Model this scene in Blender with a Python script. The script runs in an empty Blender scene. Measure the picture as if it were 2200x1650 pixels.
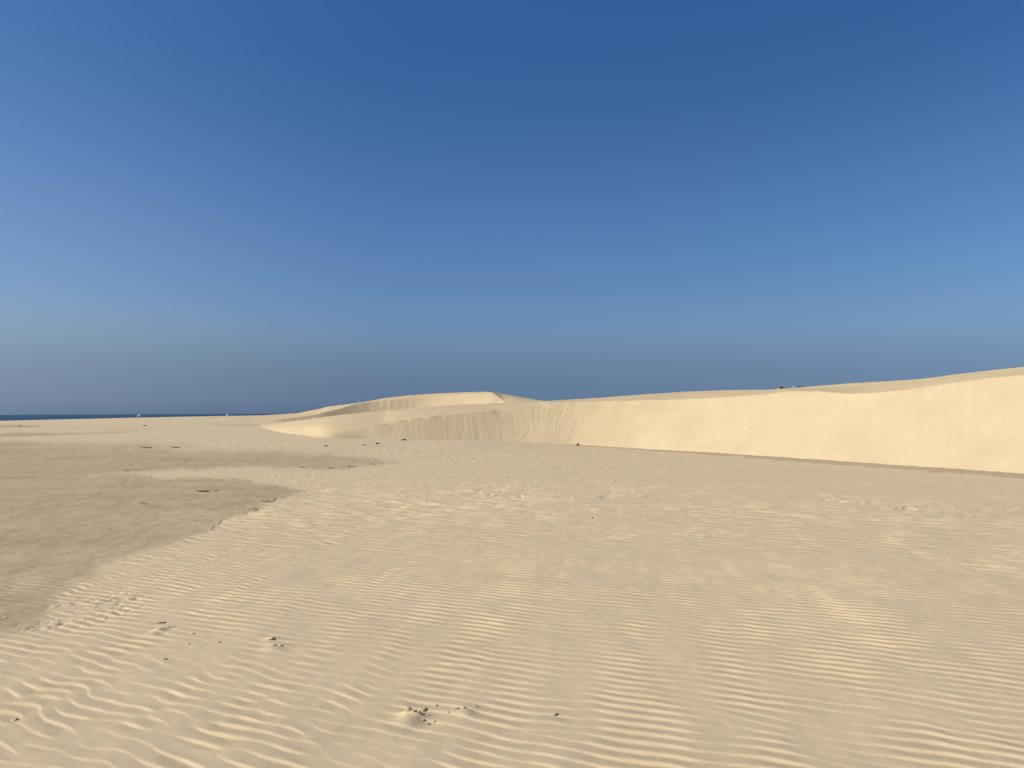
import bpy, bmesh, math, random
import numpy as np
from mathutils import Vector, Matrix

# ------------------------------------------------------------------ camera, sky, sun, exposure
scene = bpy.context.scene
COL = scene.collection
W, H, F = 2200.0, 1650.0, 1652.0
EYE = 1.6
PITCH = math.atan(61.8 / F)
ROLL = -0.0042
cam_data = bpy.data.cameras.new("camera")
cam_data.sensor_width = 36.0
cam_data.lens = 36.0 * F / W
cam_data.clip_start = 0.05
cam_data.clip_end = 100000.0
cam = bpy.data.objects.new("camera", cam_data)
COL.objects.link(cam)
CM = Matrix.Rotation(math.radians(90) + PITCH, 3, 'X') @ Matrix.Rotation(ROLL, 3, 'Z')
cam.matrix_world = Matrix.Translation((0, 0, EYE)) @ CM.to_4x4()
scene.camera = cam
R3 = np.array(CM)

SUN_EL = math.radians(31.0)
SUN_AZ = math.radians(-13.0)          # angle ahead of straight left
SUN = Vector((-math.cos(SUN_EL) * math.cos(SUN_AZ), math.cos(SUN_EL) * math.sin(SUN_AZ), math.sin(SUN_EL)))
sun_data = bpy.data.lights.new("sun", 'SUN')
sun_data.energy = 5.0
sun_data.angle = math.radians(0.53)
sun_data.color = (1.0, 0.93, 0.82)
sun = bpy.data.objects.new("sun", sun_data)
COL.objects.link(sun)
sun.rotation_euler = SUN.to_track_quat('Z', 'Y').to_euler()

world = bpy.data.worlds.new("World")
scene.world = world
world.use_nodes = True
wn, wl = world.node_tree.nodes, world.node_tree.links
wn.clear()
sky = wn.new('ShaderNodeTexSky')
sky.sky_type = 'NISHITA'
sky.sun_disc = False
sky.sun_elevation = SUN_EL
sky.sun_rotation = -(math.pi / 2 - SUN_AZ)
sky.altitude = 0
sky.air_density = 1.0
sky.dust_density = 0.5
sky.ozone_density = 3.0
# dry haze layer that dims the lowest degrees of the sky: a filter on the sky's colour by elevation
tc = wn.new('ShaderNodeTexCoord')
sep = wn.new('ShaderNodeSeparateXYZ')
wl.new(tc.outputs['Generated'], sep.inputs[0])
ramp = wn.new('ShaderNodeValToRGB')
wl.new(sep.outputs['Z'], ramp.inputs[0])
SKY_RAMP = [(0.0, (.215, .37, .83)), (.01, (.222, .368, .79)), (.04, (.250, .342, .605)), (.07, (.335, .412, .60)), (.095, (.43, .51, .68)), (.125, (.46, .565, .745)),
            (.17, (.45, .60, .79)), (.23, (.46, .62, .83)), (.31, (.42, .615, .845)), (.40, (.328, .555, .83)), (.5, (.33, .60, .95)), (1.0, (.38, .59, .90))]
el = ramp.color_ramp.elements
ramp.color_ramp.interpolation = 'B_SPLINE'
while len(el) > 1:
    el.remove(el[-1])
el[0].position = SKY_RAMP[0][0]
el[0].color = (*SKY_RAMP[0][1], 1)
for p, c in SKY_RAMP[1:]:
    e = el.new(p)
    e.color = (*c, 1)
mul = wn.new('ShaderNodeMix')
mul.data_type = 'RGBA'
mul.blend_type = 'MULTIPLY'
mul.inputs['Factor'].default_value = 1.0
wl.new(sky.outputs[0], mul.inputs['A'])
wl.new(ramp.outputs[0], mul.inputs['B'])
# thin dust veil, milkier towards the sun
veil = wn.new('ShaderNodeValToRGB')
vmap = wn.new('ShaderNodeMapRange')
vmap.inputs['From Min'].default_value = -1.0
vmap.inputs['From Max'].default_value = 1.0
wl.new(sep.outputs['X'], vmap.inputs['Value'])
wl.new(vmap.outputs[0], veil.inputs[0])
ve = veil.color_ramp.elements
ve[0].position = 0.20; ve[0].color = (1.34, 1.16, 1.05, 1)
ve[1].position = 0.45; ve[1].color = (0.99, 0.985, 1.0, 1)
v3 = ve.new(0.72); v3.color = (0.93, 0.925, 0.925, 1)
veil.color_ramp.interpolation = 'EASE'
mul2 = wn.new('ShaderNodeMix')
mul2.data_type = 'RGBA'
mul2.blend_type = 'MULTIPLY'
mul2.inputs['Factor'].default_value = 1.0
wl.new(mul.outputs['Result'], mul2.inputs['A'])
wl.new(veil.outputs[0], mul2.inputs['B'])
bg = wn.new('ShaderNodeBackground')
bg.inputs['Strength'].default_value = 0.10
wl.new(mul2.outputs['Result'], bg.inputs['Color'])
wo = wn.new('ShaderNodeOutputWorld')
wl.new(bg.outputs[0], wo.inputs[0])

vs = scene.view_settings
vs.view_transform = 'Standard'
vs.look = 'None'
vs.exposure = 0.25
vs.gamma = 1.0
vs.use_curve_mapping = False

# ------------------------------------------------------------------ helpers
def ray(px, py):
    px = np.asarray(px, float); py = np.asarray(py, float)
    c = np.stack([(px - W / 2) / F, -(py - H / 2) / F, -np.ones_like(px)], -1)
    return c @ R3.T

def az_el(px, py):
    """azimuth (0 ahead, + to the right) and rise per metre of horizontal distance of a line of sight"""
    d = ray(*np.broadcast_arrays(px, py))
    return np.arctan2(d[..., 0], d[..., 1]), d[..., 2] / np.hypot(d[..., 0], d[..., 1])

def project(x, y, z):
    p = np.stack([x, y, z - EYE], -1) @ R3
    w = -p[..., 2]
    w = np.where(w > 0.05, w, 0.05)
    return W / 2 + F * p[..., 0] / w, H / 2 - F * p[..., 1] / w

def sm(a, b, x):
    t = np.clip((x - a) / (b - a), 0, 1)
    return t * t * (3 - 2 * t)

_rs = np.random.RandomState(7)
_perm = np.concatenate([_rs.permutation(256)] * 3)
_ga = _rs.rand(256) * 2 * np.pi
_gx, _gy = np.cos(_ga), np.sin(_ga)

def pn(x, y, seed=0):
    """gradient noise, about -1..1"""
    x = np.asarray(x, float) + seed * 37.37; y = np.asarray(y, float) + seed * 91.7
    xi = np.floor(x).astype(np.int64); yi = np.floor(y).astype(np.int64)
    xf = x - xi; yf = y - yi
    u = xf ** 3 * (xf * (xf * 6 - 15) + 10); v = yf ** 3 * (yf * (yf * 6 - 15) + 10)
    def g(ix, iy, fx, fy):
        h = _perm[_perm[ix & 255] + (iy & 255)]
        return _gx[h] * fx + _gy[h] * fy
    a = g(xi, yi, xf, yf); b = g(xi + 1, yi, xf - 1, yf)
    c = g(xi, yi + 1, xf, yf - 1); d = g(xi + 1, yi + 1, xf - 1, yf - 1)
    return 1.5 * ((a + (b - a) * u) * (1 - v) + (c + (d - c) * u) * v)

def fbm(x, y, seed=0, n=4, gain=0.5):
    s = 0; a = 1.0
    for k in range(n):
        s = s + a * pn(x * 2 ** k, y * 2 ** k, seed + k); a *= gain
    return s

def grid_mesh(name, X, Y, Z, attrs=None, wrap=False):
    r, c = X.shape
    me = bpy.data.meshes.new(name)
    co = np.stack([X, Y, Z], -1).reshape(-1, 3).astype(np.float32)
    i = np.arange(r - 1)[:, None]; cc = c if wrap else c - 1
    j = np.arange(cc)[None, :]; j2 = (j + 1) % c
    q = np.stack([i * c + j, i * c + j2, (i + 1) * c + j2, (i + 1) * c + j], -1).reshape(-1, 4)
    me.vertices.add(len(co)); me.vertices.foreach_set("co", co.ravel())
    me.loops.add(q.size); me.loops.foreach_set("vertex_index", q.ravel().astype(np.int32))
    me.polygons.add(len(q))
    me.polygons.foreach_set("loop_start", np.arange(0, q.size, 4, dtype=np.int32))
    me.polygons.foreach_set("use_smooth", np.ones(len(q), bool))
    me.update(calc_edges=True)
    for k, v in (attrs or {}).items():
        at = me.attributes.new(k, 'FLOAT', 'POINT')
        at.data.foreach_set("value", v.reshape(-1).astype(np.float32))
    o = bpy.data.objects.new(name, me)
    COL.objects.link(o)
    return o

def tag(o, label, cat, group=None, kind=None):
    if label: o['label'] = label
    if cat: o['category'] = cat
    if group: o['group'] = group
    if kind: o['kind'] = kind
    return o

# ------------------------------------------------------------------ materials
def new_mat(name):
    m = bpy.data.materials.new(name); m.use_nodes = True
    n, l = m.node_tree.nodes, m.node_tree.links
    b = n['Principled BSDF']
    return m, n, l, b

def rgbmix(n, l, fac, a, b):
    x = n.new('ShaderNodeMix'); x.data_type = 'RGBA'
    for s, v in (('Factor', fac), ('A', a), ('B', b)):
        if isinstance(v, (tuple, float, int)):
            x.inputs[s].default_value = (*v, 1) if isinstance(v, tuple) else v
        else:
            l.new(v, x.inputs[s])
    return x.outputs['Result']

def noise(n, l, scale, detail=3.0, stretch=None, rough=0.55):
    g = n.new('ShaderNodeNewGeometry')
    t = n.new('ShaderNodeTexNoise'); t.inputs['Scale'].default_value = scale
    t.inputs['Detail'].default_value = detail; t.inputs['Roughness'].default_value = rough
    src = g.outputs['Position']
    if stretch:
        mp = n.new('ShaderNodeMapping'); mp.inputs['Scale'].default_value = stretch
        l.new(src, mp.inputs[0]); src = mp.outputs[0]
    l.new(src, t.inputs['Vector'])
    return t.outputs['Fac']

def rng(n, l, v, a, b, c=0.0, d=1.0):
    m = n.new('ShaderNodeMapRange')
    for k, x in zip(('From Min', 'From Max', 'To Min', 'To Max'), (a, b, c, d)):
        m.inputs[k].default_value = x
    l.new(v, m.inputs['Value'])
    return m.outputs[0]

def sand_material(name, dry_a, dry_b, damp_a, damp_b, bump=0.004):
    m, n, l, b = new_mat(name)
    big = rng(n, l, noise(n, l, 0.55, 4), 0.35, 0.65)
    dry = rgbmix(n, l, big, dry_a, dry_b)
    streak = rng(n, l, noise(n, l, 1.0, 8, (0.3, 1.1, 1), 0.68), 0.36, 0.64)
    damp = rgbmix(n, l, streak, damp_a, damp_b)
    at = n.new('ShaderNodeAttribute'); at.attribute_name = 'damp'  # damp sand, plus shade painted into the ripple troughs
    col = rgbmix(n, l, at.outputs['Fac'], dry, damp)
    # grains: dark and pale
    gr = rng(n, l, noise(n, l, 150, 5, None, 0.85), 0.3, 0.7, 0.80, 1.20)
    mm = n.new('ShaderNodeMix'); mm.data_type = 'RGBA'; mm.blend_type = 'MULTIPLY'
    mm.inputs['Factor'].default_value = 1.0
    l.new(col, mm.inputs['A']); l.new(gr, mm.inputs['B'])
    l.new(mm.outputs['Result'], b.inputs['Base Color'])
    b.inputs['Roughness'].default_value = 0.95
    b.inputs['Specular IOR Level'].default_value = 0.08
    bp = n.new('ShaderNodeBump'); bp.inputs['Strength'].default_value = 0.5
    bp.inputs['Distance'].default_value = bump
    l.new(noise(n, l, 120, 4, None, 0.7), bp.inputs['Height'])
    l.new(bp.outputs[0], b.inputs['Normal'])
    return m

M_FLAT = sand_material('flat_sand', (0.546, 0.430, 0.260), (0.578, 0.456, 0.278), (0.362, 0.276, 0.162), (0.436, 0.338, 0.202))
M_DUNE = sand_material('dune_sand', (0.500, 0.389, 0.229), (0.534, 0.420, 0.252), (0.350, 0.272, 0.150), (0.415, 0.326, 0.184), 0.006)

def plain_mat(name, ca, cb, scale, rough=0.9, bump=0.01):
    m, n, l, b = new_mat(name)
    f = rng(n, l, noise(n, l, scale, 4), 0.35, 0.65)
    l.new(rgbmix(n, l, f, ca, cb), b.inputs['Base Color'])
    b.inputs['Roughness'].default_value = rough
    b.inputs['Specular IOR Level'].default_value = 0.2
    bp = n.new('ShaderNodeBump'); bp.inputs['Distance'].default_value = bump
    l.new(noise(n, l, scale * 3, 4), bp.inputs['Height']); l.new(bp.outputs[0], b.inputs['Normal'])
    return m

M_CLOD = plain_mat('crusted_sand', (0.50, 0.385, 0.215), (0.555, 0.43, 0.245), 90, 0.95, 0.003)
M_DARKWOOD = plain_mat('weathered_wood', (0.035, 0.026, 0.018), (0.085, 0.065, 0.045), 40)
M_PALEWOOD = plain_mat('bleached_wood', (0.42, 0.38, 0.31), (0.58, 0.54, 0.46), 30)
M_SHELL = plain_mat('white_shell', (0.72, 0.68, 0.60), (0.82, 0.79, 0.73), 60, 0.5)
M_FOAM = plain_mat('sea_foam', (0.50, 0.55, 0.60), (0.62, 0.66, 0.70), 0.7, 0.8, 0.05)

# ------------------------------------------------------------------ the lie of the land
def ground_base(x, y):
    d = np.hypot(x, y)
    rise = np.interp(x, [-9, -6.7, -4.5, -2.2, 0, 1.5, 3.03, 5.64], [.47, .40, .324, .256, .183, .12, .06, 0]) * sm(24, 35, y)
    pxl = W / 2 + F * x / np.maximum(y, 1.0)
    below = np.interp(pxl, [-1500, 0, 223, 382, 604, 760], [16, 10.6, 7.6, 5.2, 2.6, 2.0])
    zb = EYE - below * 300 / F
    z = rise * (1 - sm(60, 300, d)) + zb * sm(60, 300, d)
    return z - 4.5 * sm(300, 430, d)

def hit_ground(px, py):
    a, e = az_el(px, py)
    lo = np.full(a.shape, 1.0); hi = np.full(a.shape, 300.0)
    for _ in range(50):
        m = (lo + hi) / 2
        f = EYE + e * m - ground_base(m * np.sin(a), m * np.cos(a))
        lo = np.where(f > 0, m, lo); hi = np.where(f > 0, hi, m)
    return a, lo

def gauss1(v, s, axis=0):
    if s <= 0: return v
    k = int(3 * s) + 1
    w = np.exp(-0.5 * (np.arange(-k, k + 1) / s) ** 2); w /= w.sum()
    pad = [(0, 0)] * v.ndim; pad[axis] = (k, k)
    p = np.pad(v, pad, mode='edge')
    return np.apply_along_axis(lambda t: np.convolve(t, w, 'valid'), axis, p)

def near_curve(x, y, cx, cy):
    """distance to a polyline and arc length of the nearest point on it"""
    seg = np.hypot(np.diff(cx), np.diff(cy)); arc = np.concatenate([[0], np.cumsum(seg)])
    sh = x.shape; x = x.ravel(); y = y.ravel()
    bd = np.empty(x.size); ba = np.empty(x.size)
    for s in range(0, x.size, 20000):
        xx = x[s:s + 20000, None]; yy = y[s:s + 20000, None]
        dx = np.diff(cx); dy = np.diff(cy)
        t = np.clip(((xx - cx[:-1]) * dx + (yy - cy[:-1]) * dy) / np.maximum(seg ** 2, 1e-9), 0, 1)
        dd = np.hypot(xx - cx[:-1] - t * dx, yy - cy[:-1] - t * dy)
        k = dd.argmin(1); r = np.arange(len(k))
        bd[s:s + 20000] = dd[r, k]; ba[s:s + 20000] = arc[k] + t[r, k] * seg[k]
    return bd.reshape(sh), ba.reshape(sh)

TAN = math.tan(math.radians(31.5))

def brink_distance(a, DT, zT, eB, cx, cy, reach, lean=1.0):
    """how far along each line of sight the slip face, rising from the toe at its angle of repose, is met"""
    D = np.linspace(0, 1, 160)[None, :] * reach + DT[:, None]
    X = D * np.sin(a)[:, None]; Y = D * np.cos(a)[:, None]
    dist, _ = near_curve(X, Y, cx, cy)
    over = (zT[:, None] + dist * TAN * np.reshape(lean, (-1, 1))) - (EYE + eB[:, None] * D)
    k = (over > 0).argmax(1)
    k = np.where((over > 0).any(1), k, 159)
    return D[np.arange(len(a)), k]

# ---- near dune: toe line, brink and skyline, left to right
mx = np.arange(470, 3300, 1.3)
toe = np.interp(mx, [470, 548, 600, 700, 795, 900, 1000, 1100, 1240, 1373, 1500, 1600, 1700, 1818, 1900, 2036, 2200, 2600, 3300],
                [908, 915.5, 929, 940, 942, 945, 947, 949.5, 956, 962.5, 970, 976.5, 983.5, 992, 997, 1006, 1017, 1045, 1105])
toe = gauss1(toe, 12)
bri = np.interp(mx, [470, 548, 650, 740, 785, 801, 818, 850, 914, 977, 1041, 1104, 1159, 1179, 1240, 1291, 1373, 1468, 1564, 1646, 1700, 1764, 1791, 1826, 1873, 1955, 2036, 2118, 2200, 2600, 3300],
                [908, 915, 927, 928, 921, 917, 913, 906, 896, 890, 884, 877, 870, 865.5, 863, 861, 860, 859, 853.6, 846.5, 838.5, 839.5, 844, 848, 847, 838, 824.5, 813, 805.5, 770, 720])
bri = gauss1(bri, 2.5)
bri = np.minimum(bri, toe - 0.3)
KNEE = np.interp(mx, [470, 640, 740, 785, 800], [0.10, 0.14, 0.30, 0.52, 1.0])
rid = np.interp(mx, [470, 520, 548, 659, 754, 850, 945, 1082, 1176, 1291, 1389, 1482, 1577, 1659, 1723, 1818, 1900, 1982, 2064, 2145, 2200, 2600, 3300],
                [909, 915, 914.5, 901, 888.5, 880, 871.5, 866, 862.3, 855.3, 847.8, 842, 838.8, 838.8, 834.3, 825.5, 820.7, 816, 806, 797, 791.5, 757, 700])
rid = gauss1(rid, 5)
rid = np.minimum(rid, bri - 0.2)
aM, DT = hit_ground(mx, toe)
DT = gauss1(DT, 10)
tx, ty = DT * np.sin(aM), DT * np.cos(aM)
zT = ground_base(tx, ty) - 0.01
_, eB = az_el(mx, bri)
_, eR = az_el(mx, rid)
DB = brink_distance(aM, DT, zT, eB, tx[::4], ty[::4], 14.0, KNEE)
DB = gauss1(DB, 6)
DB = np.maximum(DB, DT + 0.02)
zB = EYE + eB * DB
DR = DB + np.interp(mx, [470, 600, 800, 1100, 1300, 1700, 2200], [6, 11, 13, 9, 9, 8, 7])
DR = gauss1(DR, 15)
zR = EYE + eR * DR
NF, NT, NB = 150, 50, 26
rows_D, rows_z, rows_t = [], [], []
NP = 14
NSIG = 1.7 * sm(822, 600, mx)          # the dune's end is rounded off more and more away from the slip face
for f in np.arange(NP) / NP:
    rows_D.append(DT - (0.5 + 2.4 * NSIG) * (1 - f)); rows_z.append(zT - 0.35 * (1 - f)); rows_t.append(np.zeros_like(DT))
for k in range(NF):
    t = k / NF
    rows_D.append(DT + (DB - DT) * t); rows_z.append(zT + (zB - zT) * (t - 0.02 * math.sin(math.pi * t))); rows_t.append(np.full_like(DT, t))
nose = sm(860, 780, mx)
for k in range(NT + 1):
    t = k / NT
    arch = 2 * t - t * t; ease = t * t * (3 - 2 * t)
    s = arch * (1 - nose) + (0.45 * ease + 0.55 * arch) * nose
    rows_D.append(DB + (DR - DB) * t); rows_z.append(zB + (zR - zB) * s); rows_t.append(np.full_like(DT, 1 + t))
for k in range(1, NB + 1):
    t = k / NB
    rows_D.append(DR + 30 * t); rows_z.append(zR - (zR + 1.2) * t ** 2); rows_t.append(np.full_like(DT, 2 + t))
MD = np.array(rows_D); MZ = np.array(rows_z); MT = np.array(rows_t)
soft = gauss1(MZ, 12, 0)
wsoft = sm(1380, 1760, mx)[None, :] * (np.abs(MT - 1) < 0.5)
wsoft = np.maximum(wsoft, 0.35 * sm(1000, 1300, mx)[None, :] * (np.abs(MT - 1) < 0.25))
MZ = MZ * (1 - wsoft) + soft * wsoft
q = NP + NF + NT + 1
ic = int(np.abs(mx - 822).argmin())
g_ = np.arange(-12, 24, 0.05)
ref_ = np.clip(np.interp(g_, MD[:q, ic] - DT[ic], (MZ[:q, ic] - zT[ic]) / (zR[ic] - zT[ic]), right=1.0), 0, 1)
for c_ in np.nonzero(mx < 822)[0]:
    v_ = gauss1(ref_, NSIG[c_] / 0.05)
    z_ = np.interp(MD[:q, c_] - DT[c_], g_, v_) / np.interp(DR[c_] - DT[c_], g_, v_)
    d_ = MD[:q, c_]
    base_ = np.where(d_ < DT[c_], ground_base(d_ * np.sin(aM[c_]), d_ * np.cos(aM[c_])) - 0.02 - 0.10 * np.clip((DT[c_] - d_) / (0.5 + 2.4 * NSIG[c_]), 0, 1), zT[c_])
    MZ[:q, c_] = base_ + (zR[c_] - zT[c_]) * z_
sel_ = np.nonzero((mx > 780) & (mx < 870))[0]
blend_ = (sm(780, 805, mx[sel_]) * sm(870, 840, mx[sel_]))[None, :]
MZ[:, sel_] = MZ[:, sel_] * (1 - blend_) + gauss1(MZ[:, sel_], 5, 1) * blend_
MX = MD * np.sin(aM); MY = MD * np.cos(aM)
dist, arc = near_curve(MX, MY, tx[::4], ty[::4])
face = np.clip(MT * 10, 0, 1) * sm(1.06, 0.93, MT) * sm(797, 812, mx)[None, :]
left = sm(1560, 1150, mx)[None, :]
wob = 0.25 * pn(arc / 1.3, dist / 2.0, 3)
run = 0.16 * (1 - left) * pn((arc + 2 * wob) / 0.9, dist / 3.5, 10) + 0.24 * pn((arc + wob) / 0.42, dist / 4.0, 11) + 0.34 * pn((arc + wob) / 0.17, dist / 2.2, 12) + 0.26 * pn((arc + wob) / 0.085, dist / 1.8, 13)
gate = 0.55 + 0.45 * np.clip(pn(arc / 2.5, dist / 4, 21) + 0.4, 0, 1)
MZ += face * run * gate * (0.023 * left + 0.027 * (1 - left))
scal = np.maximum(0, pn(arc / 0.9, dist / 1.2, 31)) * np.exp(-((MT - 0.97) / 0.10) ** 2)
MZ -= scal * sm(802, 840, mx)[None, :] * (0.06 * left + 0.02)
lob = np.maximum(0, pn(arc / 1.1, arc * 0 + 0.3, 41)) * np.exp(-dist / 0.5) * (MT < 1)
MZ += lob * 0.05 * sm(802, 840, mx)[None, :]
MZ += (MT > 1) * 0.012 * fbm(MX / 1.3, MY / 1.3, 51, 3) * np.minimum(1, (MT - 1) * 4)
near_dune = grid_mesh('sand_dune', MX, MY, MZ, {'damp': np.zeros_like(MZ)})
near_dune.data.materials.append(M_DUNE)
tag(near_dune, 'long near sand dune with a steep slip face curving to the right', 'sand dune', None, 'structure')

# ---- far dune with its hollow
fx = np.arange(370, 1330, 1.2)
fDT = np.interp(fx, [370, 500, 600, 700, 800, 900, 1000, 1060, 1085, 1130, 1200, 1330], [114, 106, 104.5, 105.5, 108.5, 108.5, 104.5, 98, 97, 93, 87, 78])
fDT = gauss1(fDT, 9)
fa, _ = az_el(fx, np.full_like(fx, 888))
ftx, fty = fDT * np.sin(fa), fDT * np.cos(fa)
fzT = ground_base(ftx, fty) - 0.02
fsky = np.interp(fx, [370, 500, 560, 604, 640, 691, 704, 723, 754, 786, 828, 882, 945, 1009, 1045, 1060, 1082, 1136, 1174, 1240, 1330],
                 [911, 895.5, 892.5, 890, 887.6, 877.5, 873.8, 871.6, 868, 863, 855, 849, 845, 842.2, 842.0, 843, 847, 856, 862, 874, 890])
fsky = gauss1(fsky, 3)
fbr = np.interp(fx, [370, 430, 500, 548, 595, 627, 675, 723, 754, 775, 1050, 1058, 1066, 1074, 1082, 1100, 1330],
                [920, 913.5, 910.5, 906.5, 901.5, 898, 891.6, 880, 870.5, 865.5, 842.6, 843.5, 848, 855, 863, 876, 940])
fbr = gauss1(fbr, 3)
_, fe_toe = az_el(fx, np.full_like(fx, 888))
toe_el = (fzT - EYE) / fDT
_, feB = az_el(fx, fbr)
_, feR = az_el(fx, fsky)
feB = np.minimum(feB, feR - 0.0002)
feB = np.maximum(feB, toe_el + 0.0002)
fDB = brink_distance(fa, fDT, fzT, feB, ftx[::4], fty[::4], 22.0)
fDB = np.maximum(gauss1(fDB, 3), fDT + 0.05)
fzB = EYE + feB * fDB
fDR = fDB + np.interp(fx, [370, 600, 700, 760, 800, 1035, 1062, 1090, 1150, 1330], [50, 38, 26, 10, 4, 4, 7, 14, 17, 17])
fDR = gauss1(fDR, 6)
fzR = EYE + feR * fDR
fD, fz, ft = [], [], []
for f in (0.0, 0.5):
    fD.append(fDT - 1.5 * (1 - f)); fz.append(fzT - 0.8 * (1 - f)); ft.append(np.zeros_like(fDT))
for k in range(70):
    t = k / 70
    fD.append(fDT + (fDB - fDT) * t); fz.append(fzT + (fzB - fzT) * t); ft.append(np.full_like(fDT, t))
for k in range(31):
    t = k / 30
    fD.append(fDB + (fDR - fDB) * t); fz.append(fzB + (fzR - fzB) * (2 * t - t * t)); ft.append(np.full_like(fDT, 1 + t))
for k in range(1, 21):
    t = k / 20
    fD.append(fDR + 60 * t); fz.append(fzR - (fzR + 1.5) * t ** 2); ft.append(np.full_like(fDT, 2 + t))
FD, FZ, FT = np.array(fD), np.array(fz), np.array(ft)
FX, FY = FD * np.sin(fa), FD * np.cos(fa)
fdist, farc = near_curve(FX, FY, ftx[::4], fty[::4])
fface = np.clip(FT * 6, 0, 1) * sm(1.05, 0.92, FT) * (fx < 1080)[None, :]
FZ += fface * 0.028 * (0.35 * pn(farc / 1.1, fdist / 9, 61) + 0.65 * pn(farc / 0.45, fdist / 7, 62)) * sm(600, 800, fx)[None, :]
far_dune = grid_mesh('sand_dune', FX, FY, FZ, {'damp': np.zeros_like(FZ)})
far_dune.data.materials.append(M_DUNE)
tag(far_dune, 'far sand dune with a scooped hollow, standing beyond the long near dune', 'sand dune', None, 'structure')

# ------------------------------------------------------------------ sand flat
def ripple_patch(lam, bw, at, ang, seed, cell, N=2048):
    rs = np.random.RandomState(seed)
    w = np.fft.fft2(rs.randn(N, N))
    k = 2 * np.pi * np.fft.fftfreq(N, cell)
    KX, KY = np.meshgrid(k, k)
    nx, ny = math.sin(ang), math.cos(ang)
    kp = KX * nx + KY * ny; kt = KX * ny - KY * nx
    k0 = 2 * np.pi / lam
    flt = np.exp(-0.5 * ((kp - k0) / (bw * k0)) ** 2 - 0.5 * (kt / (at * k0)) ** 2) * (kp > 0)
    z = np.fft.ifft2(w * flt)
    return (z / np.mean(np.abs(z))).astype(np.complex64)

def sample(P, x, y, cell):
    N = P.shape[0]
    u = x / cell; v = y / cell
    ui = np.floor(u).astype(int); vi = np.floor(v).astype(int)
    fu = (u - ui); fv = (v - vi)
    a = P[vi % N, ui % N]; b = P[vi % N, (ui + 1) % N]; c = P[(vi + 1) % N, ui % N]; d = P[(vi + 1) % N, (ui + 1) % N]
    return (a * (1 - fu) + b * fu) * (1 - fv) + (c * (1 - fu) + d * fu) * fv

def profile(z, rise=0.17):
    """ripple height 0..1 times envelope: a short steep lee side, a long gentle stoss side"""
    p = (np.angle(z) / (2 * np.pi)) % 1.0
    up = np.clip(p / rise, 0, 1); dn = np.clip((p - rise) / (1 - rise), 0, 1)
    h = np.where(p < rise, up * up * (3 - 2 * up), 1 - dn * dn * (3 - 2 * dn) * 0.35 - dn * 0.65)
    return (h - 0.5)

ANG = math.radians(22)
C1 = 0.012
P1 = ripple_patch(0.106, 0.11, 0.085, ANG, 1, C1)
P4 = ripple_patch(0.19, 0.30, 0.30, ANG - 0.05, 4, C1)
P2 = ripple_patch(0.112, 0.20, 0.20, ANG + 0.12, 2, C1)
C3 = 0.03
P3 = ripple_patch(0.33, 0.35, 0.38, ANG - 0.10, 3, C3, 1024)

ZONES = [
    # large damp flat, wedge of drifted sand cut out of it, damp lobe above it
    [(-900, 944), (0, 947), (95, 949.5), (223, 952.5), (318, 954.5), (413, 956.5), (520, 957), (400, 960), (300, 961.5), (375, 969), (470, 968.5), (557, 969), (595, 971),
     (691, 976), (764, 984), (805, 988), (853, 992), (796, 999), (723, 1006), (643, 1007), (541, 1003), (413, 1006), (350, 1008.5), (239, 1015.5), (172, 1018.5),
     (285, 1020.5), (324, 1025), (351, 1030), (415, 1029), (505, 1027), (545, 1036), (606, 1046), (645, 1052), (655, 1057), (573, 1078), (532, 1095), (430, 1146), (368, 1162),
     (286, 1191), (229, 1213), (172, 1246), (131, 1278), (82, 1330), (0, 1368), (-200, 1440), (-900, 1640)],
]
DARK_ZONES = [   # wetter streaks
    ([(560, 983), (640, 980), (760, 985), (800, 990), (760, 993), (650, 991), (570, 988)], 0.7),
    ([(-900, 926), (0, 934), (40, 929), (120, 931), (200, 929), (330, 925.5), (200, 932), (90, 936), (0, 938), (-900, 941)], 1.2),
    ([(-900, 908), (0, 913), (90, 913.5), (85, 918), (0, 919), (-900, 918)], 1.1),
    ([(110, 920), (230, 922), (330, 921), (230, 925)], 0.4),
    ([(430, 900), (520, 896.5), (604, 895), (560, 898), (470, 902)], 0.7),
    ([(440, 912.3), (560, 912), (560, 914.2), (470, 914)], 0.9),
    ([(0, 1105), (120, 1122), (200, 1118), (190, 1136), (90, 1140), (0, 1128)], 0.5),
    ([(20, 1030), (250, 1033), (330, 1040), (180, 1047), (20, 1044)], 0.45),
]

def inside(px, py, poly):
    r = np.zeros(px.shape, bool)
    for (x0, y0), (x1, y1) in zip(poly, poly[1:] + poly[:1]):
        if y0 == y1: continue
        c = ((y0 > py) != (y1 > py)) & (px < (x1 - x0) * (py - y0) / (y1 - y0) + x0)
        r ^= c
    return r

def strip(px, py, pts, half):
    """0..1 along a polyline given in the picture's pixels, seen on the ground"""
    best = np.full(px.shape, 1e9)
    for (x0, y0), (x1, y1) in zip(pts, pts[1:]):
        t = np.clip((px - x0) / (x1 - x0), 0, 1)
        d = np.abs(py - (y0 + t * (y1 - y0))) + np.maximum(0, np.maximum(x0 - px, px - x1)) * 0.3
        best = np.minimum(best, d)
    return np.clip(1 - best / half, 0, 1)

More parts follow.
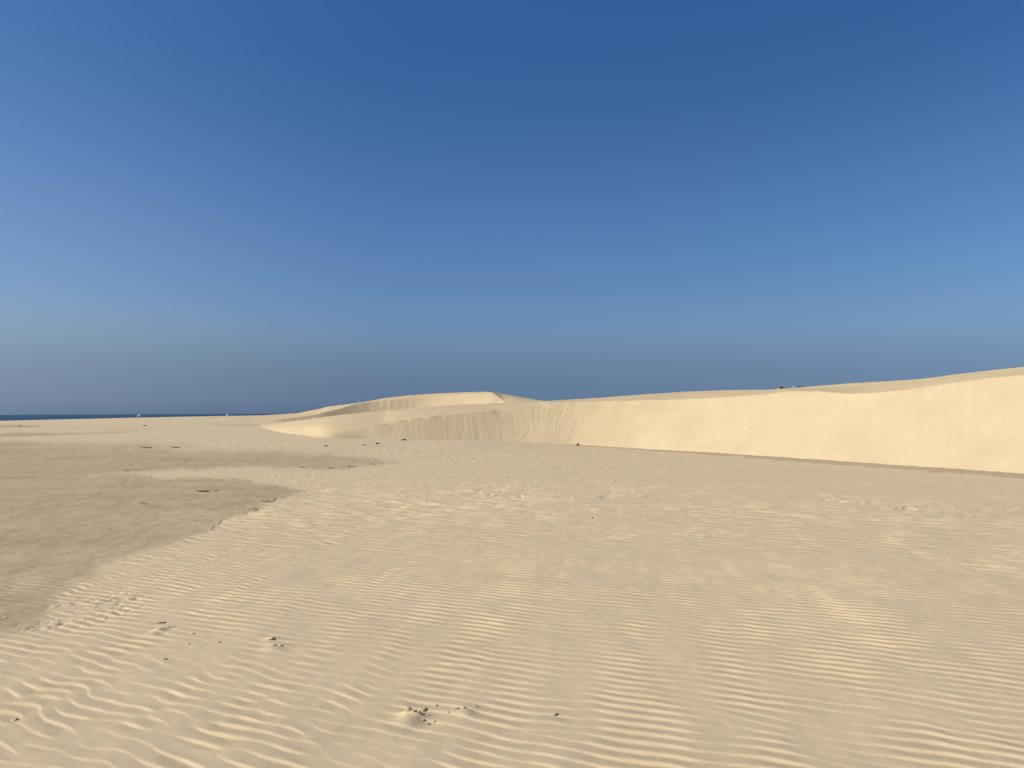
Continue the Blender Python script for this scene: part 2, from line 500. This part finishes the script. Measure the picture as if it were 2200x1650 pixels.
f2 = F * 1024 / W
sv = np.concatenate([np.arange(1500, 420, -6.0), np.arange(420, 210, -0.45), np.arange(210, 90, -0.26), np.arange(90, 25, -0.40), np.arange(25, 4.2, -0.25), np.linspace(4.2, 2.8, 24)])
GD = EYE * f2 / sv
cols = np.concatenate([np.arange(-640, 641, 0.78)])
ga = np.arctan(cols / f2)
extra = np.linspace(ga[-1], 2 * np.pi + ga[0], 60)[1:-1]
ga = np.concatenate([ga, extra])
A, D = np.meshgrid(ga, GD)
GX = D * np.sin(A); GY = D * np.cos(A)
GZ = ground_base(GX, GY)
front = np.cos(A) > 0.3
PX, PY = project(GX, GY, GZ)
PX = np.where(front, PX, -5000); PY = np.where(front, PY, 2000)

damp = np.zeros(GX.shape)
jx = 14 * fbm(GX * 1.1, GY * 1.1, 71, 4); jy = fbm(GX * 0.9, GY * 0.9, 75, 4)
scale_y = np.clip((PY - 885) / 120, 0.05, 3.0)
qx = PX + jx; qy = PY + jy * 3.2 * scale_y
for z in ZONES:
    damp = np.maximum(damp, inside(qx, qy, z) * 1.0)
crust = damp.copy()
for z, v in DARK_ZONES:
    damp = np.maximum(damp, inside(PX + 1.5 * jx, PY + jy * 2.0 * scale_y, z) * v)
near_d = GD[:, None]
# the damp flat fades where thin sand has blown over it
damp *= 0.80 + 0.20 * np.clip(0.5 + fbm(GX * 0.35, GY * 0.35, 79, 3), 0, 1)
damp = gauss1(gauss1(damp, 1.2, 0), 1.2, 1)
soft_ = gauss1(gauss1(damp, 3.5, 0), 4.5, 1)
damp = 0.35 * damp + 0.65 * soft_
wide_ = gauss1(gauss1(damp, 11, 0), 11, 1)
nb_ = sm(16, 8, D) * 0.75
damp = damp * (1 - nb_) + nb_ * np.clip(wide_ + 0.5 * wide_ * (1 - wide_) * fbm(GX / 0.25, GY / 0.3, 81, 3), 0, 1)

# strip of damp sand bared along the foot of the near dune
ok = front & (D > 8) & (D < 60) & (PX > 1050) & (PX < 3200)
foot = np.zeros(GX.shape)
fd, farc2 = near_curve(GX[ok], GY[ok], tx[::4], ty[::4])
foot_w = np.interp(PX[ok], [1050, 1250, 1600, 2200], [0.3, 0.9, 1.4, 1.65])
foot[ok] = sm(1.0, 0.85, fd / foot_w + 0.35 * fbm(GX[ok] * 1.2, GY[ok] * 1.2, 83, 3)) * sm(1080, 1300, PX[ok])
damp = np.maximum(damp, foot * 0.8)

dry = 1 - np.clip(crust, 0, 1)
dryb = gauss1(gauss1(dry, 6, 0), 6, 1)
# ripples
lx = GX - 0.13 * GY
lane = 0.024 * pn(lx / 0.42, GY / 2.2, 91) + 0.014 * pn(lx / 0.20, GY / 0.9, 93) + 0.016 * pn(lx / 0.14, GY / 1.2, 98) * sm(5.5, 8, D) + 0.010 * pn(lx / 1.2, GY / 4.0, 92)
sx = GX + 0.34 * lane; sy = GY + 0.94 * lane
near = D < 30
z1 = np.zeros(GX.shape, complex); z2 = z1.copy()
z1[near] = sample(P1, sx[near], sy[near], C1); z2[near] = sample(P2, sx[near], sy[near], C1)
blob = sm(0.4, -1.6, GX + 0.18 * (GY - 4)) * sm(6.4, 4.2, GY)
far2 = sm(5.5, 8, D)
lane_amp = np.clip(0.80 + 0.75 * (pn(lx / 0.34, GY / 2.6, 95) * (1 - far2) + pn(lx / 0.16, GY / 2.2, 97) * far2) + 0.15 * pn(GX / 2.0, GY / 3, 96), 0.15, 1.15)
zc = z1 * (1 - blob) + z2 * blob
r1 = profile(zc, 0.19) * np.clip(np.abs(zc), 0.1, 1.3)
rip = r1 * (0.0094 + 0.0004 * blob) * lane_amp
z4 = np.zeros(GX.shape, complex); z4[near] = sample(P4, sx[near], sy[near], C1)
r4 = profile(z4, 0.26) * np.clip(np.abs(z4), 0, 1.6)
rip *= sm(12, 7.5, D + 1.5 * pn(GX / 2, GY / 2, 97)) * dryb
rip += r4 * 0.0125 * np.clip(0.8 + 0.6 * pn(lx / 0.6, GY / 1.5, 94), 0.2, 1.4) * sm(7.5, 11, D) * sm(28, 14, D) * dryb
# faint ripples in the near part of the damp flat
rip += r1 * 0.0060 * (1 - dryb) * sm(14, 8, D) * np.clip(pn(GX / 3, GY / 3, 98) + 0.5, 0, 1)
# broken, dimpled sand farther out
z3 = sample(P3, sx, sy, C3)
r3 = profile(z3, 0.42) * np.clip(np.abs(z3), 0, 1.8)
dimple = np.clip(strip(PX, PY, [(500, 1030), (640, 1035), (900, 1068), (1100, 1075)], 45) * 1.3, 0, 1)
mid = sm(9, 15, D) * sm(45, 14, D) * dryb
rip += r3 * mid * (0.020 + 0.016 * dimple) * np.clip(0.8 + 0.6 * pn(GX / 4, GY / 4, 99), 0.2, 1.4)
GZ += rip
# gentle unevenness
GZ += 0.009 * fbm(GX / 2.6, GY / 2.6, 101, 3) * sm(2, 6, D) + (0.004 + 0.005 * (1 - dryb)) * fbm(GX / 0.35, GY / 0.35, 105, 3) * sm(60, 20, D)
GZ += 0.035 * fbm(GX / 9.0, GY / 9.0, 107, 2) * sm(10, 40, D)
# crust stands a little proud of the blown sand and breaks off along its edge
edge_amp = np.clip(0.45 + 1.2 * pn(GX / 0.9, GY / 0.9, 109), 0, 1)
GZ += 0.015 * gauss1(np.clip(crust, 0, 1), 0.7, 0) * (0.15 + 0.85 * edge_amp) * sm(70, 40, D) * sm(9, 15, D)
# trodden strips
tr = np.maximum(strip(PX, PY, [(960, 1048), (1100, 1068), (1350, 1066), (1480, 1067)], 7),
                strip(PX, PY, [(1770, 1068), (1930, 1092), (2080, 1104), (2260, 1116)], 13))
tr = np.maximum(tr, 0.8 * strip(PX, PY, [(920, 992), (1000, 988), (1060, 990)], 8))
tr = np.maximum(tr, 0.8 * strip(PX, PY, [(770, 938), (800, 938)], 5))
tr = np.maximum(tr, strip(PX, PY, [(110, 1345), (190, 1305), (260, 1295)], 42) * 0.9)
far_ = sm(6, 10, D)
tn = fbm(GX / 0.09, GY / 0.10, 113, 3, 0.6) * (1 - far_) + fbm(GX / 0.34, GY / 0.38, 119, 3, 0.6) * far_
GZ += (0.021 + 0.020 * far_) * tr * np.minimum(tn, 0.3) * np.clip(0.4 + 1.3 * pn(GX / 0.7, GY / 0.7, 117), 0, 1)
# hummock under the broken crust close by
def spot(px, py):
    a, d = hit_ground(np.array([px], float), np.array([py], float))
    return float(d[0] * math.sin(a[0])), float(d[0] * math.cos(a[0]))
for (px, py, r, h) in [(883, 1544, 0.070, 0.024), (876, 1538, 0.035, 0.010), (897, 1540, 0.030, 0.010), (905, 1556, 0.10, -0.012), (330, 1360, 0.05, 0.012), (345, 1352, 0.04, 0.016),
                       (590, 1392, 0.07, 0.014), (580, 1374, 0.05, 0.012), (1000, 1530, 0.06, 0.012)]:
    hx, hy = spot(px, py)
    GZ += h * np.exp(-((GX - hx) ** 2 + ((GY - hy) * 0.9) ** 2) / r ** 2)

trough_shade = np.clip(0.5 - rip / 0.012, 0, 1) * sm(0.0005, 0.004, gauss1(np.abs(rip), 6, 0)) * sm(16, 8, D)  # ripple shading deepened in the colour: troughs darker, raised sides left pale
damp = np.maximum(damp, 0.30 * trough_shade)  # painted trough shade shares the mask of the damp sand
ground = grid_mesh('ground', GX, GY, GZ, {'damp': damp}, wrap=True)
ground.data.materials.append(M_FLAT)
tag(ground, 'wide rippled sand flat with a damp darker patch', 'sand', None, 'structure')

_lnD = GD
def ground_z(x, y):
    a = math.atan2(x, y); d = math.hypot(x, y)
    i = int(np.clip(np.searchsorted(GD, d), 1, len(GD) - 1)); n = len(cols)
    j = int(np.clip(np.searchsorted(ga[:n], a), 1, n - 1))
    return float(GZ[i - 1:i + 1, j - 1:j + 1].mean())

# ------------------------------------------------------------------ sea
m, n, l, b = new_mat('sea_water')
wv = rng(n, l, noise(n, l, 0.02, 5, (1, 0.25, 1)), 0.35, 0.65)
l.new(rgbmix(n, l, wv, (0.018, 0.052, 0.095), (0.030, 0.072, 0.120)), b.inputs['Base Color'])
b.inputs['Roughness'].default_value = 0.45
b.inputs['Specular IOR Level'].default_value = 0.12
bp = n.new('ShaderNodeBump'); bp.inputs['Distance'].default_value = 1.5
l.new(noise(n, l, 0.15, 5), bp.inputs['Height']); l.new(bp.outputs[0], b.inputs['Normal'])
sr = np.geomspace(330, 60000, 60); sa = np.linspace(0, 2 * np.pi, 181)[:-1]
SA, SR = np.meshgrid(sa, sr)
sea = grid_mesh('sea', SR * np.sin(SA), SR * np.cos(SA), np.full(SA.shape, -1.5), None, wrap=True)
sea.data.materials.append(m)
tag(sea, 'dark blue strip of sea along the horizon', 'sea', None, 'structure')

# ------------------------------------------------------------------ small things
def link(name, bm, mat, parent=None):
    me = bpy.data.meshes.new(name); bm.to_mesh(me); bm.free()
    me.materials.append(mat)
    o = bpy.data.objects.new(name, me); COL.objects.link(o)
    if parent: o.parent = parent
    return o

def chunk_bm(seed, sx, sy, sz, planes=11, rough=0.10):
    """a broken lump: a rough body cut by random flat faces"""
    rs = random.Random(seed)
    bm = bmesh.new(); bmesh.ops.create_icosphere(bm, subdivisions=3, radius=1)
    ns = []
    for _ in range(planes):
        v = Vector((rs.gauss(0, 1), rs.gauss(0, 1), rs.gauss(0, 1))).normalized()
        ns.append((v, rs.uniform(0.55, 0.95)))
    for v in bm.verts:
        d = v.co.normalized()
        r = 1.05
        for nn, c in ns:
            q = d.dot(nn)
            if q > 0.05: r = min(r, c / q)
        nz = float(pn(d.x * 2.3 + seed * 3.1, d.y * 2.3 + d.z * 1.7, 5)) * rough + float(pn(d.x * 6 + seed, d.y * 6 - d.z * 5, 9)) * rough * 0.6
        r *= 1 + nz
        v.co = Vector((d.x * r * sx, d.y * r * sy, d.z * r * sz))
    for f in bm.faces: f.smooth = False
    return bm

GROUP_CLODS = 'broken lumps of crusted sand lying on the rippled flat'
def clod(px, py, w, h, label, seed, depth=None, sink=0.36, rot=None, mat=None, cat='sand lump', name='sand_clod', group=GROUP_CLODS, flat=None):
    """w, h: how wide and high it looks, in metres"""
    x, y = spot(px, py)
    depth = depth or w * 0.7
    o = link(name, chunk_bm(seed, w / 2 * 1.12, depth / 2 * 1.1, h / 2 * 0.95), mat or M_CLOD)
    o.location = (x, y, ground_z(x, y) + h / 2 - sink * h)
    rs = random.Random(seed)
    o.rotation_euler = rot or (rs.uniform(-0.3, 0.3), rs.uniform(-0.3, 0.3), rs.uniform(-0.6, 0.6))
    return tag(o, label, cat, group)

def pm(py, n):       # n picture pixels in metres on the ground at that row
    return n * (EYE * F / (py - 887)) / F

# the broken hummock close to the camera
C = [(877, 1537, 16, 12, 'pale lump of crusted sand at the near end of the broken hummock, largest there'),
     (884, 1526, 12, 9, 'small angular lump of crusted sand on the back edge of the broken hummock'),
     (893, 1531, 14, 8, 'flat lump of crusted sand in the middle of the broken hummock'),
     (900, 1536, 12, 8, 'lump of crusted sand with a dark shadow on the low right end of the hummock'),
     (888, 1540, 10, 6, 'low lump of crusted sand at the very front of the broken hummock'),
     (912, 1525, 14, 9, 'separate block of crusted sand with a long shadow, just right of the hummock'),
     (906, 1523, 8, 5, 'chip of crusted sand against the separate block beside the hummock'),
     (908, 1546, 9, 4, 'thin sliver of crusted sand in the hollow in front of the separate block'),
     (920, 1551, 9, 4, 'crumb of crusted sand lowest in the hollow beside the hummock'),
     (933, 1548, 7, 4, 'crumb of crusted sand alone at the right edge of the hollow'),
     (919, 1537, 8, 3, 'thin flake of crusted sand between the separate block and the hollow'),
     (936, 1513, 8, 4, 'pale crumb of crusted sand behind the separate block, at a ripple end'),
     (979, 1527, 10, 6, 'lump of crusted sand at the left of the second, smaller cluster'),
     (985, 1524, 8, 5, 'chip of crusted sand in the middle of the second, smaller cluster'),
     (996, 1524, 11, 7, 'dark sided lump of crusted sand at the right of the second cluster'),
     (962, 1532, 7, 4, 'crumb of crusted sand lying alone between the two clusters'),
     (1022, 1519, 9, 4, 'thin flake of crusted sand on a ripple just past the second cluster'),
     (1192, 1535, 14, 4, 'lone thin flake of crusted sand between ripples, far right of both clusters'),
     (581, 1375, 13, 6, 'lump of crusted sand with a dark notch, upper of the pair in the left foreground'),
     (586, 1390, 16, 6, 'ridge of crusted sand, lower of the pair in the left foreground'),
     (602, 1390, 8, 4, 'crumb of crusted sand at the right end of the low sand ridge'),
     (414, 1361, 9, 5, 'lone pointed crumb of crusted sand in the left foreground, left of a round one'),
     (470, 1379, 8, 6, 'lone round crumb of crusted sand standing on a ripple in the left foreground'),
     (405, 1383, 6, 4, 'tiny dark crumb of crusted sand, nearest of three in the left foreground'),
     (350, 1415, 17, 4, 'long thin flake of crusted sand lying slanted in the left foreground'),
     (30, 1546, 14, 5, 'dark flake of crusted sand near the lower left corner'),
     ]
for i, (px, py, w, h, lab) in enumerate(C):
    clod(px, py, pm(py, w), pm(py, h), lab, 100 + i)

def slab_bm(w, d, t, seed):
    """a plate of crust with a ragged outline"""
    rs = random.Random(seed); bm = bmesh.new(); N = 22
    top, bot = [], []
    for k in range(N):
        a = 2 * math.pi * k / N
        r = 1 + rs.uniform(-0.22, 0.18)
        x, y = math.cos(a) * w / 2 * r, math.sin(a) * d / 2 * r
        top.append(bm.verts.new((x, y, t / 2 + rs.uniform(-0.2, 0.2) * t)))
        bot.append(bm.verts.new((x * 0.86, y * 0.82, -t / 2)))
    ct = bm.verts.new((0, 0, t * 0.7)); cb = bm.verts.new((0, 0, -t / 2))
    for k in range(N):
        q = (k + 1) % N
        bm.faces.new((top[k], top[q], ct)); bm.faces.new((bot[q], bot[k], cb))
        bm.faces.new((top[q], top[k], bot[k], bot[q]))
    bmesh.ops.recalc_face_normals(bm, faces=bm.faces)
    return bm

def slab(px, py, wpx, label, seed, tilt=0.16, yaw=0.0, t=0.016, lift=0.024, depth=None):
    x, y = spot(px, py); w = pm(py, wpx)
    o = link('sand_crust', slab_bm(w, depth or w * 0.34, t, seed), M_CLOD)
    o.location = (x, y + 0.06, ground_z(x, y) + lift)
    o.rotation_euler = (-tilt, 0.05, yaw)
    return tag(o, label, 'sand crust', 'plates of crust broken along the edge of the damp sand')
slab(341, 1353, 17, 'pale upturned plate of sand crust with a pointed end, in the left foreground', 1, 0.3, 0.5, 0.012, 0.022)
slab(538, 1097, 26, 'dark edged plate of crust on the lower edge of the damp patch, largest there', 2)
slab(566, 1080, 26, 'long plate of crust at the upper end of the damp patch edge', 3)
slab(430, 1058, 38, 'long curved ledge of crust inside the damp patch with a dark rim', 4, 0.12)
slab(460, 1058, 12, 'short ledge of crust just right of the long curved one', 5)
slab(302, 1087, 22, 'lone ledge of crust nearest the left in the middle of the damp patch', 6)
slab(645, 1006, 18, 'dark plate of crust on the lower edge of the damp tongue, first from the left', 7, 0.14)
slab(706, 1007, 18, 'dark plate of crust on the lower edge of the damp tongue, second from the left', 8, 0.14)
slab(752, 1004, 22, 'long plate of crust on the lower edge of the damp tongue, third from the left', 9, 0.14)
slab(800, 999, 14, 'plate of crust close to the tip of the far damp tongue', 10, 0.14)
slab(268, 1012, 16, 'plate of crust where the pale sand wedge starts, left of its twin', 11, 0.14)
slab(292, 1011, 14, 'plate of crust where the pale sand wedge starts, right of its twin', 12, 0.14)
slab(312, 963, 22, 'thin plate of crust on the upper edge of the damp patch, longest there', 13, 0.14)
slab(374, 963, 18, 'thin plate of crust on the upper edge of the damp patch, right of the longest', 14, 0.14)
slab(378, 1000, 10, 'small plate of crust alone in the middle of the far damp tongue', 15, 0.14)
slab(393, 994, 9, 'small plate of crust standing farther back in the middle of the far damp tongue', 16, 0.14)

# small dark bits on the flat, of no known kind
GD_ = 'dark lumps scattered on the sand'
clod(700, 958, pm(958, 8), 0.09, 'dark lump alone on the sand left of the slip face tip', 201, name='dark_debris', mat=M_DARKWOOD, cat='debris', group=GD_)
clod(783, 956, pm(956, 7), 0.07, 'small dark lump nearest below the slip face tip', 202, name='dark_debris', mat=M_DARKWOOD, cat='debris', group=GD_)
clod(812, 953, pm(953, 7), 0.07, 'small dark lump to the right below the slip face tip', 203, name='dark_debris', mat=M_DARKWOOD, cat='debris', group=GD_)
clod(866, 946, pm(946, 9), 0.09, 'dark lump touching the foot of the slip face near its tip', 204, name='dark_debris', mat=M_DARKWOOD, cat='debris', group=GD_)
clod(44, 915.5, pm(915.5, 5), 0.16, 'dark lump on a damp streak far out on the flat, nearest the left edge', 205, name='dark_debris', mat=M_DARKWOOD, cat='debris', group=GD_)
clod(311, 914.8, pm(914.8, 7), 0.16, 'dark lump far out on the pale flat below the white breaker', 206, name='dark_debris', mat=M_DARKWOOD, cat='debris', group=GD_)

def place(o, px, py, dz=0.0):
    x, y = spot(px, py); o.location = (x, y, ground_z(x, y) + dz); return o

# dark stone with a pale shell at the foot of the near dune
x, y = spot(1241, 957.5)
o = link('driftwood_stump', chunk_bm(301, 0.055, 0.055, 0.065, 12), M_DARKWOOD)
o.location = (x, y, ground_z(x, y) + 0.055)
tag(o, 'black lump of driftwood at the foot of the long slip face', 'driftwood')
o = link('driftwood_stump', chunk_bm(302, 0.065, 0.04, 0.02, 9), M_DARKWOOD)
o.location = (x + 0.07, y - 0.05, ground_z(x + 0.07, y - 0.05) + 0.025); o.rotation_euler = (0, 0.25, -0.3)
tag(o, 'flat dark piece of driftwood leaning out from under the black lump', 'driftwood')
clod(1273, 1113, 0.030, 0.026, 'tiny black pebble alone in the middle of the sand flat', 303, name='pebble', mat=M_DARKWOOD, cat='pebble', group=None)
clod(1320, 1034, 0.06, 0.035, 'small white shell alone on the flat below the slip face', 304, name='sea_shell', mat=M_SHELL, cat='shell', group=None)
clod(12, 1328, 0.022, 0.016, 'small white shell on the damp sand near the left edge', 305, name='sea_shell', mat=M_SHELL, cat='shell', group=None)

# driftwood on the crest of the near dune
def log_bm(L, r, seed, bend=0.15):
    rs = random.Random(seed); bm = bmesh.new(); N, S = 8, 12; rings = []
    for k in range(S + 1):
        t = k / S; rr = r * (1 - 0.55 * t) * (1 + rs.uniform(-0.15, 0.15)) * (0.35 if k in (0, S) else 1)
        c = Vector(((t - 0.5) * L, bend * L * math.sin(t * 2.6 + seed), bend * 0.6 * L * math.sin(t * 3.3 + seed * 2)))
        rings.append([bm.verts.new(c + Vector((0, math.cos(2 * math.pi * i / N) * rr, math.sin(2 * math.pi * i / N) * rr))) for i in range(N)])
    for a, b_ in zip(rings, rings[1:]):
        for i in range(N):
            bm.faces.new((a[i], a[(i + 1) % N], b_[(i + 1) % N], b_[i])).smooth = True
    bm.faces.new(rings[0][::-1]); bm.faces.new(rings[-1])
    bmesh.ops.recalc_face_normals(bm, faces=bm.faces)
    return bm

GW = 'driftwood branches lying on the dune crest'
for i, (px, w, r, mat, dz, lab) in enumerate([
        (1674, 14, 0.045, M_PALEWOOD, 0.03, 'bleached branch at the left end of the driftwood on the dune crest'),
        (1681, 16, 0.050, M_PALEWOOD, 0.07, 'second bleached branch, lying higher in the driftwood on the dune crest'),
        (1690, 22, 0.050, M_DARKWOOD, 0.06, 'dark branch in the middle of the driftwood on the dune crest, thickest of all'),
        (1703, 16, 0.035, M_DARKWOOD, 0.06, 'thin dark branch in the right half of the driftwood on the dune crest'),
        (1710, 12, 0.030, M_PALEWOOD, 0.08, 'thin bleached branch on top at the right of the driftwood on the dune crest'),
        (1722, 16, 0.025, M_DARKWOOD, 0.05, 'thin dark twig at the far right end of the driftwood on the dune crest')]):
    j = int(np.abs(mx - px).argmin()); k = NP + NF + NT - 3
    o = link('driftwood_branch', log_bm(w * DR[j] / F, r, 5 + i), mat)
    o.location = (MX[k, j], MY[k, j], MZ[k, j] + dz)
    o.rotation_euler = (0, -0.10 * (1 if i % 2 else 0.3), 0.15 * (i - 2))
    tag(o, lab, 'driftwood', GW)

# a stake on the far crest
j = int(np.abs(fx - 772).argmin()); k = 2 + 70 + 24
bm = log_bm(0.6, 0.05, 3, 0.05)
bmesh.ops.rotate(bm, verts=bm.verts, cent=(0, 0, 0), matrix=Matrix.Rotation(math.radians(-86), 3, 'Y'))
o = link('wooden_stake', bm, M_PALEWOOD)
o.location = (FX[k, j], FY[k, j], FZ[k, j] + 0.25)
tag(o, 'short pale stake sticking up from the crest of the far dune', 'stake')

# breakers far out
def breaker(px, d, w, h, label, seed):
    rs = random.Random(seed); bm = bmesh.new(); S = 24; prev = None
    for k in range(S + 1):
        t = k / S; e = max(0.05, math.sin(math.pi * t)) ** 0.5 * (0.75 + 0.5 * rs.random()); xx = (t - 0.5) * w
        ring = [bm.verts.new((xx, yy, zz * h * e)) for yy, zz in ((-3, 0), (-2.2, .35), (-1.2, .8), (-0.3, 1), (0.9, .75), (2.5, .3), (5, 0))]
        if prev:
            for a in range(6): bm.faces.new((prev[a], ring[a], ring[a + 1], prev[a + 1])).smooth = True
        prev = ring
    bmesh.ops.recalc_face_normals(bm, faces=bm.faces)
    o = link('breaking_wave', bm, M_FOAM)
    a, _ = az_el(np.array([px]), np.array([889.0]))
    o.location = (d * math.sin(a[0]), d * math.cos(a[0]), -1.55); o.rotation_euler = (0, 0, -a[0])
    tag(o, label, 'wave', 'white breakers far out at sea')
breaker(300, 1300, 6, 3.0, 'white breaker on the sea horizon, wider and farther left of the two', 1)
breaker(489, 1500, 4.5, 3.0, 'white breaker on the sea horizon close to the far dune, smaller of the two', 2)
